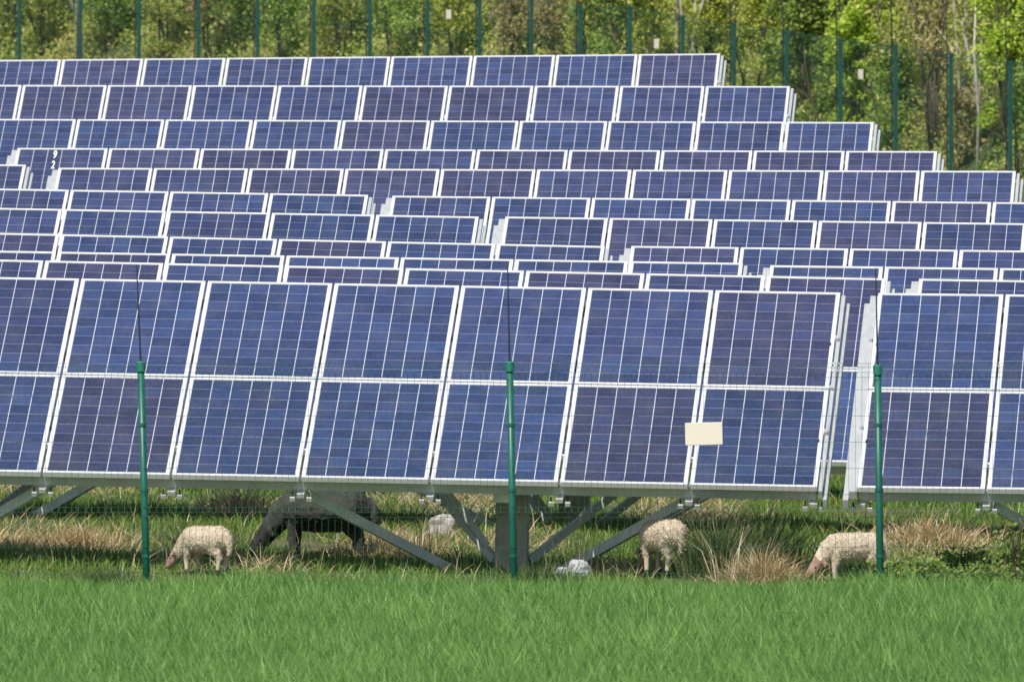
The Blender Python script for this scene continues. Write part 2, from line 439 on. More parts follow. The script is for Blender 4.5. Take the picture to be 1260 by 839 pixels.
# ------------------------------------------------------------------ fences
def wire_panel(A, B, ztop, zbot, parent, folds, wv=.0024, wh=.0030, step=.05):
    """welded mesh bay between two posts with V-folds"""
    A = Vector(A); B = Vector(B); d = (B - A); ln = Vector((d.x, d.y, 0)).length; u = Vector((d.x, d.y, 0)) / ln
    nrm = Vector((u.y, -u.x, 0))
    if nrm.y > 0: nrm = -nrm
    dz = (B.z - A.z) / ln
    lev = [(ztop, 0)]
    for fz in folds: lev += [(fz + .038, 0), (fz, .035), (fz - .038, 0)]
    lev.append((zbot, 0)); lev.sort(reverse=True)
    hor = list(lev)
    z = ztop - .2
    while z > zbot:
        if all(abs(z - q[0]) > .07 for q in lev): hor.append((z, 0))
        z -= .2
    b = MB()
    def P(s, z, o): return A + u * s + nrm * o + Vector((0, 0, z + dz * s))
    for z, o in hor: b.bar(P(0, z, o), P(ln, z, o), wh, wh)
    n = int(ln / step)
    for k in range(1, n):
        s = k * ln / n
        for (z0, o0), (z1, o1) in zip(lev[:-1], lev[1:]):
            b.bar(P(s, z0, o0), P(s, z1, o1), wv, wv, up=u)
    return b.build('wire_mesh', M['wire'], parent)
# front fence
ff = empty('mesh_fence', (0, FENCE_Y, 0))
tag(ff, 'green welded-mesh fence on capped round posts between the wheat and the panels', 'fence')
fposts = [(-281, 443, -8), (173, 445, 7), (627, 445, 5), (1080, 449, 3), (1534, 452, 4)]
for px, py, lean in fposts:
    T = at(px, py, FENCE_Y); base = Vector((T.x + lean / 260 * (T.z + .3), FENCE_Y, -.3))
    b = MB(); b.tube([base, T - (T - base).normalized() * .05], [.0275, .0275], 14); p = b.build('post', M['post'], ff, True)
    ax = (T - base).normalized()
    c = MB(); c.tube([T - ax * .075, T - ax * .006, T + ax * .002], [.036, .036, .030], 14); cp = c.build('cap', M['cap'], p)
    r = MB(); tp = T + Vector((-.03 if px < 400 else -.015, .02, .74)); r.tube([T, tp], [.0075, .004], 6); r.build('rod', M['rod'], p)
    cl = MB()
    for zz in (.55, 1.05, 1.55): 
        q = base + ax * (zz + .3); cl.tube([q - ax * .012, q + ax * .012], [.0325, .0325], 12)
    cl.build('clip', M['post'], p)
    for o in [p] + list(p.children): o.location = o.location
for q in list(ff.children):
    q.location = (0, -FENCE_Y, 0)
def fz(py): return at(0, py, FENCE_Y).z
for (pa, _, _), (pb, _, _) in zip(fposts[:-1], fposts[1:]):
    A = at(pa, 400, FENCE_Y); B = at(pb, 400, FENCE_Y)
    w = wire_panel((A.x + .02, FENCE_Y - .03, 0), (B.x - .02, FENCE_Y - .03, 0), fz(447), .08, ff, [fz(458), fz(630), .2])
    w.location = (0, -FENCE_Y, 0)
def board(name, c, w, h, rz, label, tilt=0):
    b = MB(); b.box(-w/2, w/2, -.006, .006, 0, h); me = b.mesh(name)
    bm = bmesh.new(); bm.from_mesh(me); bmesh.ops.bevel(bm, geom=bm.edges[:], offset=.003, segments=1, affect='EDGES'); bm.to_mesh(me); bm.free()
    o = link(name, me, M['sign']); o.location = c; o.rotation_euler = (0, tilt, rz)
    tag(o, label, 'sign'); return o
c = at(866.5, 547.5, FENCE_Y - .047)
sg = board('blank_sign', c, .285, .172, 0, 'blank cream rectangular sign hung on the near mesh fence in front of the panels', R(-1.5))
# rear fence
rf = empty('boundary_fence', (REAR[0].x, REAR[0].y, REAR[0].z - POSTH))
tag(rf, 'tall green mesh fence climbing the slope behind the solar rows', 'fence')
def rel(v): return Vector(v) - rf.location
for j, T in enumerate(REAR):
    base = T - Vector((0, 0, POSTH + .4)); lx = .0
    b = MB(); b.box(T.x - .038, T.x + .038, T.y - .03, T.y + .03, base.z, T.z - .02)
    b.v = [tuple(rel(v)) for v in b.v]; p = b.build('post', M['farpost'], rf)
    c = MB(); c.box(T.x - .042, T.x + .042, T.y - .034, T.y + .034, T.z - .05, T.z); c.v = [tuple(rel(v)) for v in c.v]; c.build('cap', M['farpost'], p)
    r = MB(); r.tube([T + Vector((-.062, -.02, -1.9)), T + Vector((-.062, -.02, 0)), T + Vector((-.085, -.02, .85))], [.012, .012, .008], 6)
    r.v = [tuple(rel(v)) for v in r.v]; r.build('rod', M['rod'], p)
for A, B in zip(REAR[:-1], REAR[1:]):
    g0 = Vector((A.x, A.y, 0)); 
    w = wire_panel((A.x, A.y, A.z), (B.x, B.y, B.z), -.02, -1.9, rf, [-.07, -.75, -1.5], .0026, .0034, .08)
    w.location = -Vector(rf.location)
for px, j, py, lab in ((555, 10.55, 24, 'small white tag on the far fence, leftmost of the three, above the panels'),
                       (812, 6.45, 60, 'small white tag on the far fence, just above the top right panels'),
                       (1065, 2.55, 98, 'small white tag on the far fence, rightmost, against bright green leaves')):
    j += 1; k = int(j); A, B = REAR[k], REAR[k + 1]; d = B - A
    nrm = Vector((d.y, -d.x, 0)).normalized(); nrm = nrm if nrm.y < 0 else -nrm
    t = ((px - 630) / F * A.y - A.x) / d.x; Pm = A + d * t + nrm * .05
    Pm.z = H - (py - YH) / F * Pm.y
    o = board('fence_tag', Pm, .27, .165, math.atan2(-d.y, -d.x), lab); o['group'] = 'white tags on the far fence'

# ------------------------------------------------------------------ sheep
def sheep_mesh(name, fl, sk, headturn=0.0, vox=.0068, legspread=0.0, fatter=1.0):
    b = MB()
    ft = fatter
    b.tube([(-.222,0,.262),(-.205,0,.258),(-.155,0,.256),(-.05,0,.248),(.06,0,.248),(.13,0,.252),(.185,0,.250),(.215,0,.245)],
           [(.03,.035),(.070,.068),(.100,.090*ft),(.106,.099*ft),(.104,.096*ft),(.098,.088*ft),(.078,.070),(.045,.04)], 18)
    hy = headturn
    b.tube([(.13,0,.272),(.20,hy*.15,.228),(.255,hy*.45,.165),(.285,hy*.7,.120)], [(.085,.070),(.068,.055),(.052,.044),(.044,.040)], 14)
    b.tube([(.262,hy*.6,.148),(.285,hy*.72,.118),(.315,hy*.86,.082),(.345,hy*.96,.050),(.362,hy,.033)], [(.030,.028),(.044,.040),(.041,.036),(.029,.027),(.020,.019)], 14)
    for s in (-1, 1):
        b.tube([(.268,hy*.65+s*.026,.146),(.256,hy*.62+s*.066,.146),(.240,hy*.6+s*.105,.126)], [(.018,.011),(.026,.010),(.011,.007)], 8)
        f = legspread * s
        b.tube([(.135,s*.045,.215),(.138+f*.4,s*.050,.150),(.140+f,s*.050,.095),(.136+f,s*.050,.035),(.140+f,s*.050,-.01)], [.046,.032,.0205,.0165,.020], 10)
        b.tube([(-.135,s*.045,.245),(-.128-f*.3,s*.055,.175),(-.172-f,s*.055,.108),(-.160-f,s*.055,.045),(-.152-f,s*.055,-.01)], [(.082,.060),(.056,.042),(.0235,.021),(.0165,.016),(.020,.018)], 10)
    b.tube([(-.205,0,.300),(-.238,.004,.262),(-.246,.006,.200),(-.240,.006,.135)], [.022,.025,.024,.016], 10)
    me = b.mesh(name + '_raw'); ob = bpy.data.objects.new('tmp', me); col.objects.link(ob)
    md = ob.modifiers.new('r', 'REMESH'); md.mode = 'VOXEL'; md.voxel_size = vox
    sm = ob.modifiers.new('s', 'SMOOTH'); sm.iterations = 5; sm.factor = .5
    dg = bpy.context.evaluated_depsgraph_get(); out = bpy.data.meshes.new_from_object(ob.evaluated_get(dg)); out.name = name
    bpy.data.objects.remove(ob)
    out.materials.clear()
    for m_ in (fl, sk, M['hoof']): out.materials.append(m_)
    nr = [v.normal.copy() for v in out.vertices]
    for v, n_ in zip(out.vertices, nr):
        c = v.co
        if c.x < .25 and c.z > .10: v.co = c + n_ * (noise.noise(c * 30) * .004 + noise.noise(c * 75) * .004 + noise.noise(c * 150) * .003)
    for p in out.polygons:
        c = p.center; p.use_smooth = True
        head = (c.x - .262) * .8 - (c.z - .16) * .6 > .012 and c.x > .235
        ear = abs(c.y - hy*.62) > .055 and c.x > .235 and c.z > .1
        p.material_index = 1 if head or ear else (2 if c.z < .022 else (1 if c.z < .085 and c.x < .2 and False else 0))
    return out
def sheep(name, me, loc, heading, scale, label, cat, hy, group=None):
    e = link(name, me, []); e.location = loc; e.rotation_euler = (0, 0, heading); e.scale = (scale,) * 3
    tag(e, label, cat, group)
    nw = 5200 if cat == 'lamb' else 900
    vv = me.vertices; k = [i for i in range(len(vv)) if vv[i].co.z > .10 and vv[i].co.x < .26]
    k = np.array(k)[rng.integers(0, len(k), nw)]
    P = np.array([tuple(vv[i].co) for i in k]) + rng.normal(0, .002, (len(k), 3)); nn = np.array([tuple(vv[i].normal) for i in k])
    dr = nn + rng.normal(0, .45, nn.shape) + np.array([-.25, 0, -.55]); dr /= np.linalg.norm(dr, axis=1)[:, None]
    sdv = np.cross(dr, nn + rng.normal(0, .3, nn.shape)); sdv /= np.linalg.norm(sdv, axis=1)[:, None] + 1e-6
    ln = rng.uniform(.006, .014, len(k))[:, None]; wd = .0032
    V = np.stack([P - sdv * wd - nn * .003, P + sdv * wd - nn * .003, P + dr * ln], 1).reshape(-1, 3)
    link('wool', np_mesh('wool', V, np.arange(len(V)), np.full(len(k), 3)), me.materials[0], e)
    for s in (-1, 1):
        b = MB(); c = Vector((.305, hy*.82 + s*.036, .105))
        b.tube([c + Vector((0, -.0055, 0)), c, c + Vector((0, .0055, 0))], [.003, .0075, .003], 10); b.build('eye', M['eye'], e, True)
    return e
def on(px, Y, dz=0): 
    x = (px - 630) / F * Y; return Vector((x, Y, gz(x, Y) + dz))
s1 = sheep_mesh('lamb', M['fleece'], M['skin'], .03, legspread=.012, fatter=1.18)
s2 = sheep_mesh('lamb', M['fleece'], M['skin'], -.05, legspread=-.01, fatter=1.1)
s3 = sheep_mesh('lamb', M['fleece'], M['skin'], .02, legspread=.02)
s4 = sheep_mesh('ewe', M['darkfleece'], M['darkskin'], .0, legspread=.01, fatter=1.75)
LG = 'cream lambs grazing under the panels'
sheep('lamb', s1, on(253, 144.75, .04), R(140), 1.02, 'cream lamb grazing with head down, right of the left green post', 'lamb', .03, LG)
sheep('lamb', s2, on(816, 145.3, .05), R(120), 1.19, 'cream lamb seen from behind under the front panels, below left of the blank sign', 'lamb', -.05, LG)
sheep('lamb', s3, on(1050, 144.7, .03), R(197), 1.07, 'cream lamb grazing with its rump behind the right green post', 'lamb', .02, LG)
sheep('sheep', s4, on(398, 150.0, -.04), R(180), 1.66, 'dark woolled sheep grazing in the shade beneath the front solar table', 'sheep', .0)

# ------------------------------------------------------------------ stones
def rock(name, loc, sz, m_, label, seed):
    bm = bmesh.new(); bmesh.ops.create_icosphere(bm, subdivisions=3, radius=1)
    for v in bm.verts:
        d = v.co.copy(); k = max(abs(d.x), abs(d.y), abs(d.z)); d = d.lerp(d / k, .45)
        v.co = Vector((d.x*sz[0], d.y*sz[1], d.z*sz[2])) * (1 + .25 * noise.noise(v.co * 1.7 + Vector((seed, 0, 0))) + .1 * noise.noise(v.co * 5 + Vector((0, seed, 0))))
    me = bpy.data.meshes.new(name); bm.to_mesh(me); bm.free()
    o = link(name, me, m_); o.location = loc; tag(o, label, 'stone'); return o
rock('stone_block', on(544, 152.3, .07), (.12,.10,.11), M['stone'], 'pale weathered stone block in dry grass left of the concrete pillar', 3)
rock('white_stone', on(712, 145.3, .07), (.085,.07,.075), M['white'], 'white stone lying at the foot of the strut, right of the pillar', 8)
rock('white_stone', on(693, 145.2, .05), (.055,.05,.04), M['white'], 'small white stone beside the bigger one at the strut foot', 5)

# ------------------------------------------------------------------ wheat, meadow grass
def halfw(y, m_=.8): return 630 / F * y + m_
def scatter(n, y0, y1, extra=.8):
    y = rng.uniform(y0, y1, n); hw = 630 / F * y + extra; x = rng.uniform(-1, 1, n) * hw
    return x, y
x, y = scatter(190000, 112, 142.2)
y = np.concatenate([y, rng.uniform(140.5, 142.25, 9000)]); x = np.concatenate([x, rng.uniform(-5, 5, 9000)])
n = len(x)
pn = np.array([noise.noise(Vector((a * .8, b * .25, 0))) + .6 * noise.noise(Vector((a * 2.4, b * .8, 4))) for a, b in zip(x, y)])
h = rng.normal(.25, .045, n) * (1 + np.where(y > 141.2, .42, .22) * pn)
P = np.stack([x, y, np.zeros(n) + .155], 1)
me = blades('wheat', P, h, rng.uniform(.006, .012, n), np.abs(rng.normal(.09, .11, n)), rng.normal(R(200), 1.6, n), droop=1.0)
o = link('wheat', me, M['wheat']); tag(o, 'dense young green wheat filling the foreground field', 'crop', kind='stuff')

x, y = scatter(190000, 142.7, 174)
x3, y3 = scatter(5000, 142.3, 145.4); x = np.concatenate([x, x3]); y = np.concatenate([y, y3])
zz = ground(x, y)
pn = np.array([noise.noise(Vector((a * 1.1, b * .5, 9))) for a, b in zip(x, y)])
pm = np.array([noise.noise(Vector((a * .9 + 30, b * .55, 2))) for a, b in zip(x, y)])
DRYP = [(50,150.6,.8,1.5),(490,150.6,.6,1.4),(950,146.0,.55,1.6),(1140,152.5,.6,2.0),(40,162,1.0,2.5),(850,158,.6,2.5),(560,160,.6,3),(215,146.5,.25,1.0),(770,146.5,.4,1.2),(300,157,.5,1.5),(620,151,.5,1.2),(330,145.0,.35,.8)]
dry = np.zeros(len(x))
for px, Y, wx, wy in DRYP:
    cx = (px - 630) / F * Y; dry = np.maximum(dry, np.exp(-(((x - cx) / wx) ** 2 + ((y - Y) / wy) ** 2)))
keep = (rng.uniform(0, 1, len(x)) > dry * .95) & (pm > -.52)
x, y, zz, pn = x[keep], y[keep], zz[keep], pn[keep]; n = len(x)
h = np.clip(rng.normal(.085, .03, n) * (1 + .9 * pn) * np.where(y < 145.3, .55, 1), .03, .32)
me = blades('meadow_grass', np.stack([x, y, zz - .01], 1), h, rng.uniform(.006, .012, n), np.abs(rng.normal(.3, .25, n)), droop=.8)
o = link('meadow_grass', me, M['grass']); tag(o, 'short green meadow grass beneath and behind the front solar tables', 'grass', kind='stuff')
# straw litter
x, y = scatter(120000, 143, 174); d = np.zeros(len(x))
for px, Y, wx, wy in DRYP:
    cx = (px - 630) / F * Y; d = np.maximum(d, np.exp(-(((x - cx) / wx) ** 2 + ((y - Y) / wy) ** 2)))
keep = rng.uniform(0, 1, len(x)) < np.clip(d * 1.4 - .15, 0.03, 1); x, y, d = x[keep], y[keep], d[keep]; n = len(x)
zz = ground(x, y) + rng.uniform(0, .10, n) * d
me = blades('straw_litter', np.stack([x, y, zz], 1), rng.uniform(.10, .30, n), rng.uniform(.004, .009, n), rng.normal(1.15, .35, n), droop=.2)
o = link('straw_litter', me, M['straw']); tag(o, 'dry straw-coloured dead grass lying in patches under the tables', 'dry grass', kind='stuff')

x, y = scatter(1500, 142.7, 160, .3)
pn = np.array([noise.noise(Vector((a * 1.6, b * .9, 21))) for a, b in zip(x, y)]); k = pn > .02; x, y = x[k], y[k]; n = len(x)
me = blades('dead_stems', np.stack([x, y, ground(x, y) - .01], 1), rng.uniform(.12, .38, n), rng.uniform(.004, .008, n), np.abs(rng.normal(.35, .3, n)), droop=.5)
o = link('dead_stems', me, M['stalk']); tag(o, 'scattered pale dead stems standing in the meadow grass', 'dead stems', kind='stuff')
# clumps one can tell apart
def clump(name, px, Y, n, rad, hh, wid, lean, m_, label, cat, droop=.5, dz=0, group=None):
    c = on(px, Y); r = np.minimum(np.abs(rng.normal(0, .5, n)), 1.05 + .02 * rng.normal(0, 1, n)) * rad; a = rng.uniform(0, 2*np.pi, n)
    P = np.stack([r * np.cos(a), r * np.sin(a), np.zeros(n)], 1)
    P[:, 2] = ground(P[:, 0] + c.x, P[:, 1] + c.y) - c.z - .01 + dz * np.clip(1 - r / rad, 0, 1) * rng.uniform(0, 1, n)
    az = a + rng.normal(0, .6, n)
    me = blades(name, P, rng.uniform(.5, 1.0, n) * hh, rng.uniform(.6, 1.2, n) * wid, np.abs(rng.normal(lean, lean * .5 + .03, n)), az, droop=droop)
    o = link(name, me, m_); o.location = c; tag(o, label, cat, group); return o
G1 = 'grass clumps along the near fence'
clump('grass_tussock', 888, 145.0, 1100, .36, .66, .008, .36, M['tussock'], 'tall green and straw tussock right of the lamb under the blank sign', 'grass clump', group=G1)
clump('grass_tussock', 935, 145.8, 600, .36, .66, .009, .34, M['tussock'], 'loose leaning tussock between the lamb under the sign and the gap', 'grass clump', group=G1)
clump('dry_grass_clump', 938, 144.5, 1100, .36, .36, .008, .8, M['straw'], 'broad straw-coloured dry clump left of the right lamb', 'dry grass clump', dz=.1, group=G1)
clump('dry_grass_clump', 100, 150.3, 1200, .45, .20, .008, .95, M['straw'], 'straw-coloured dry clump left of the left green post', 'dry grass clump', dz=.12, group=G1)
clump('dry_grass_clump', 15, 150.0, 1600, .80, .14, .008, 1.1, M['straw'], 'flattened straw heap at the left edge under the braces', 'dry grass clump', dz=.12, group=G1)
clump('dry_grass_clump', 290, 157.0, 380, .33, .36, .009, .9, M['straw'], 'arched straw heap behind the left lamb, above its back', 'dry grass clump', dz=.15, group=G1)
clump('dry_grass_clump', 1140, 151.5, 1400, .65, .24, .008, 1.1, M['straw'], 'reddish straw heap under the right-hand front table', 'dry grass clump', dz=.22, group=G1)
clump('dry_grass_clump', 490, 150.3, 1600, .55, .19, .008, .9, M['straw'], 'golden straw heap below the long diagonal strut left of the pillar', 'dry grass clump', dz=.12, group=G1)
clump('dry_grass_clump', 250, 149.3, 500, .30, .40, .007, .6, M['straw'], 'dry brown stems rising just behind the left lamb', 'dry grass clump', group=G1)
clump('grass_tussock', 130, 143.4, 700, .30, .30, .010, .35, M['tussock'], 'fresh green tussock at the wheat edge left of the left post', 'grass clump', group=G1)
clump('grass_tussock', 665, 143.6, 800, .30, .33, .009, .4, M['tussock'], 'green tussock at the foot of the middle green post', 'grass clump', group=G1)
clump('dry_stalks', 716, 145.6, 34, .28, .56, .007, .12, M['stalk'], 'thin pale dead stalks standing right of the middle post', 'stalks', .15, group=G1)
clump('dry_stalks', 515, 149.6, 34, .28, .45, .007, .15, M['stalk'], 'thin pale dead stalks before the stone block', 'stalks', .15, group=G1)
clump('dry_stalks', 895, 144.3, 30, .25, .60, .009, .22, M['stalk'], 'bent pale stalks standing in the tall tussock near the lamb', 'stalks', .8, group=G1)
clump('dry_grass_clump', 310, 143.4, 140, .35, .26, .008, .25, M['stalk'], 'pale dead stems at the wheat edge right of the left lamb', 'dry grass clump', group=G1)
clump('dry_grass_clump', 390, 143.4, 160, .18, .22, .008, .4, M['stalk'], 'small beige tuft at the wheat edge below the dark sheep', 'dry grass clump', group=G1)
def bramble(px, Y, w, h, n, label):
    c = on(px, Y); o = empty('bramble', c); tag(o, label, 'bramble', 'brambles beneath the right-hand table')
    P = []; st = MB()
    for k in range(9):
        a = random.uniform(0, 6.28); rr = w * random.uniform(.3, 1); hh = h * random.uniform(.5, 1)
        pts = [Vector((0, 0, 0)), Vector((math.cos(a)*rr*.4, math.sin(a)*rr*.4, hh)), Vector((math.cos(a)*rr, math.sin(a)*rr, hh*.55))]
        path = [pts[0].lerp(pts[1], t).lerp(pts[1].lerp(pts[2], t), t) for t in [i/6 for i in range(7)]]
        st.tube(path, [.006 - .0006*i for i in range(7)], 5)
        for i in range(n // 9):
            q = path[random.randint(1, 6)]; P.append(q + Vector((random.gauss(0, .05), random.gauss(0, .05), random.gauss(0, .035))))
    P = np.array([tuple(p) for p in P]); P[:, 2] = np.maximum(P[:, 2], .0)
    link('leaves', leaves('bramble_leaves', P, rng.uniform(.025, .05, len(P))), M['bramble'], o); st.build('stems', M['twig'], o)
M['twig'] = mottled('brown_twig', (.12,.075,.045), (.07,.045,.03), 12, .9)
bramble(1112, 144.0, .34, .34, 700, 'low leafy bramble just right of the right green post')
bramble(1165, 143.7, .34, .36, 800, 'leafy bramble second from the right post, before the dark hollow')
bramble(1225, 143.5, .38, .42, 950, 'leafy bramble at the right edge of the photo, near the wheat')
bramble(1180, 145.8, .5, .32, 900, 'low bramble behind the others, under the right-hand table')
bramble(1245, 149.5, .4, .34, 600, 'bramble at the far right beside the descending strut')
bramble(1252, 143.3, .16, .90, 90, 'tall thin bramble shoot rising in front of the right-hand panels')

# ------------------------------------------------------------------ the bank behind the fence: shrubs and trees
M['bark'] = mottled('grey_brown_bark', (.16,.125,.09), (.09,.07,.05), 8, .9, bmp=.3)
M['birch'] = mottled('pale_birch_bark', (.62,.58,.50), (.40,.36,.30), 6, .8)
FOL = {
 'olive': leafmat('leaves_olive', [(0,(0.159,0.198,0.041)), (.5,(0.336,0.382,0.072)), (.85,(0.596,0.619,0.144)), (1,(0.750,0.750,0.430))], None, .45),
 'green': leafmat('leaves_green', [(0,(0.133,0.237,0.041)), (.5,(0.278,0.416,0.072)), (.85,(0.476,0.619,0.128)), (1,(0.750,0.750,0.344))], None, .45),
 'dark': leafmat('leaves_dark', [(0,(0.089,0.147,0.030)), (.5,(0.200,0.291,0.050)), (.9,(0.394,0.508,0.100)), (1,(0.750,0.750,0.286))], None, .45),
 'lime': leafmat('leaves_lime', [(0,(0.205,0.313,0.031)), (.5,(0.440,0.611,0.062)), (.9,(0.660,0.750,0.112)), (1,(0.750,0.750,0.221))], None, .45),
 'yellow': leafmat('leaves_yellow', [(0,(0.234,0.283,0.044)), (.5,(0.470,0.528,0.077)), (.9,(0.716,0.750,0.156)), (1,(0.750,0.750,0.310))], None, .45),
 'brown': leafmat('leaves_brown', [(0,(0.197,0.160,0.073)), (.5,(0.412,0.346,0.143)), (.85,(0.656,0.541,0.242)), (1,(0.750,0.750,0.512))], None, .45),
 'rust': leafmat('leaves_rust', [(0,(0.175,0.110,0.066)), (.5,(0.373,0.230,0.143)), (.9,(0.600,0.394,0.241)), (1,(0.600,0.600,0.481))], None, .45)}
SG = 'shrubs on the bank behind the far fence'
def fence_y(x): return float(np.interp(x, rx, ry))
def shrub(name, px, back, w, h, foliage, n, label, lsz=.062, trunk='bark', stems=4, open_=0., base=.0):
    """trunk with limbs, crown of leaf clumps; w, h in metres"""
    Y = 320.; n = int(n * 2.4); back = back * .8
    for _ in range(6): x = (px - 630) / F * Y; Y = fence_y(x) + back
    c = Vector((x, Y, gz(x, Y))); o = empty(name, c); tag(o, label, 'tree' if 'tree' in name or 'birch' in name else 'shrub', SG)
    rs = random.Random(int(px * 7 + back)); tb = MB(); tips = []
    for k in range(stems):
        a = rs.uniform(0, 6.28); sp = rs.uniform(.15, .5) * w
        top = Vector((math.cos(a) * sp, math.sin(a) * sp * .8, h * rs.uniform(.7, .98)))
        b0 = Vector((math.cos(a) * .05 * w, math.sin(a) * .05 * w, -.2))
        path = [b0.lerp(top, t) + Vector((rs.gauss(0, .03), rs.gauss(0, .03), 0)) * (h * t) for t in (0, .3, .55, .8, 1)]
        r0 = (.006 * h + .008) * (.7 if stems > 4 else 1)
        tb.tube(path, [r0, r0*.8, r0*.6, r0*.4, r0*.2], 7)
        for m_ in range(5):
            q = path[rs.randint(1, 3)]; e = q + Vector((rs.gauss(0, .28*w), rs.gauss(0, .25*w), rs.uniform(.1, .35)*h))
            mid = q.lerp(e, .5) + Vector((0, 0, .05*h)); tb.tube([q, mid, e], [r0*.35, r0*.25, r0*.1], 5); tips += [mid, e]
        tips += path[2:]
    cl = []
    for t in tips: cl.append((t, rs.uniform(.16, .30) * w))
    for k in range(int(10 + 8 * h)):
        zc = rs.uniform(base, .95); wd = math.sqrt(max(.05, 1 - ((zc - .45) / .6) ** 2))
        cl.append((Vector((rs.uniform(-.5, .5) * w * wd, rs.uniform(-.45, .45) * w * wd, zc * h)), rs.uniform(.12, .26) * w))
    pk = rng.integers(0, len(cl), n)
    cen = np.array([tuple(c_[0]) for c_ in cl])[pk]; rad = np.array([c_[1] for c_ in cl])[pk]
    d = rng.normal(size=(n, 3)); d /= np.linalg.norm(d, axis=1)[:, None]
    P = cen + d * (rad * rng.uniform(.25, 1, n) ** .6)[:, None] * np.array([1, 1, .8])
    keep = (P[:, 2] > -.1)
    if open_ > 0:
        nz = np.array([noise.noise(Vector(p) * 3.0 + Vector((px, 0, 0))) for p in P]); keep &= nz > open_ - .5
    P = P[keep]; P = P[P[:, 1] + c.y > np.interp(P[:, 0] + c.x, rx, ry) + .45]
    link('crown', leaves('crown', P, rng.uniform(.6, 1.3, len(P)) * lsz), FOL[foliage], o)
    tb.build('trunk', M[trunk], o, True)
    return o
S = shrub
S('leafy_shrub', 10, 2.5, 2.0, 3.0, 'olive', 5200, 'olive green shrub left of the leftmost far post')
S('leafy_shrub', 58, 2.2, 1.5, 2.6, 'olive', 4200, 'mid olive shrub between the two leftmost far posts', open_=.25)
S('leafy_shrub', 138, 2.8, 1.7, 2.5, 'green', 5200, 'fresh green shrub right of the forked pale sapling')
S('leafy_shrub', 205, 2.2, 1.5, 2.8, 'olive', 4000, 'dull olive shrub between the third and fourth far posts', open_=.2)
S('brown_shrub', 258, 2.0, .7, 2.6, 'rust', 1500, 'reddish brown dead-leaved shrub right of the fourth far post')
S('leafy_shrub', 300, 2.9, 1.8, 2.9, 'dark', 4600, 'dark olive shrub behind the fourth and fifth far posts', open_=.2)
S('leafy_shrub', 355, 2.3, 1.6, 2.6, 'green', 4200, 'dense mottled green shrub behind the sixth far post', open_=.2)
S('leafy_shrub', 420, 3.0, 1.7, 2.9, 'olive', 4600, 'olive shrub between the sixth and seventh far posts')
S('leafy_shrub', 488, 2.2, 1.5, 2.5, 'green', 4200, 'dark green shrub between the seventh and eighth far posts', open_=.15)
S('leafy_shrub', 555, 2.4, 1.3, 2.8, 'yellow', 3600, 'yellowish shrub directly behind the leftmost white tag')
S('brown_shrub', 622, 2.2, 1.2, 2.8, 'brown', 3300, 'olive-brown sparse shrub between the ninth and tenth far posts', open_=.25)
S('brown_shrub', 684, 2.4, 1.1, 3.0, 'brown', 3300, 'grey-brown twiggy shrub left of the yellow-green bush', open_=.25)
S('leafy_shrub', 715, 1.6, .6, 3.2, 'yellow', 1300, 'narrow yellow-green shrub rising at the fence corner')
S('leafy_shrub', 748, 3.4, 1.2, 3.4, 'green', 3600, 'mid green shrub left of the dark corner post')
S('leafy_shrub', 800, 2.4, 1.2, 3.2, 'yellow', 3600, 'yellow-green shrub behind the middle white tag')
S('leafy_shrub', 865, 2.8, 1.4, 3.6, 'yellow', 4600, 'tall yellow-green shrub behind the top right corner of the panels')
S('leafy_shrub', 930, 2.2, 1.3, 3.4, 'yellow', 3900, 'yellow-olive shrub above the tenth solar row end', open_=.1)
S('leafy_shrub', 985, 3.0, 1.3, 4.0, 'dark', 4300, 'dark green glossy shrub left of the lime bush', lsz=.09)
S('leafy_shrub', 1052, 2.5, 1.0, 4.0, 'lime', 3900, 'bright lime green bush behind the rightmost white tag', lsz=.09)
S('brown_shrub', 1105, 2.4, 1.2, 3.8, 'olive', 2600, 'thin olive shrub right of the lime bush', open_=.3)
S('bare_tree', 1150, 2.2, 1.1, 4.4, 'brown', 1900, 'half-bare brown tree with dark stems right of the rightmost tag', stems=7, open_=.35)
S('birch_tree', 1200, 2.6, 1.0, 4.4, 'olive', 1300, 'pale-stemmed birch with few leaves between the two rightmost posts', trunk='birch', stems=3, open_=.35)
S('leafy_shrub', 1243, 3.2, 1.3, 4.2, 'lime', 4300, 'bright green bush at the top right corner of the photo', lsz=.085)
S('leafy_shrub', 1015, 1.2, 1.0, 1.8, 'dark', 2400, 'low dark shrub at the fence foot under the dark green one', open_=.2)
S('leafy_shrub', 1085, 1.0, 1.1, 1.9, 'green', 2600, 'low green shrub at the fence foot right of the lime bush', open_=.2)
S('brown_shrub', 1180, 1.0, .9, 1.3, 'brown', 1500, 'low grey-brown scrub at the fence foot by the birch', open_=.3)
S('leafy_shrub', 1255, 1.0, 1.0, 2.0, 'green', 2300, 'low green shrub at the right edge beside the last far post', open_=.2)
S('leafy_shrub', 1310, 2.4, 1.5, 3.6, 'green', 2600, 'green bush beyond the right edge of the photo')
S('leafy_shrub', -50, 2.4, 1.8, 3.0, 'olive', 2600, 'olive bush beyond the left edge of the photo')
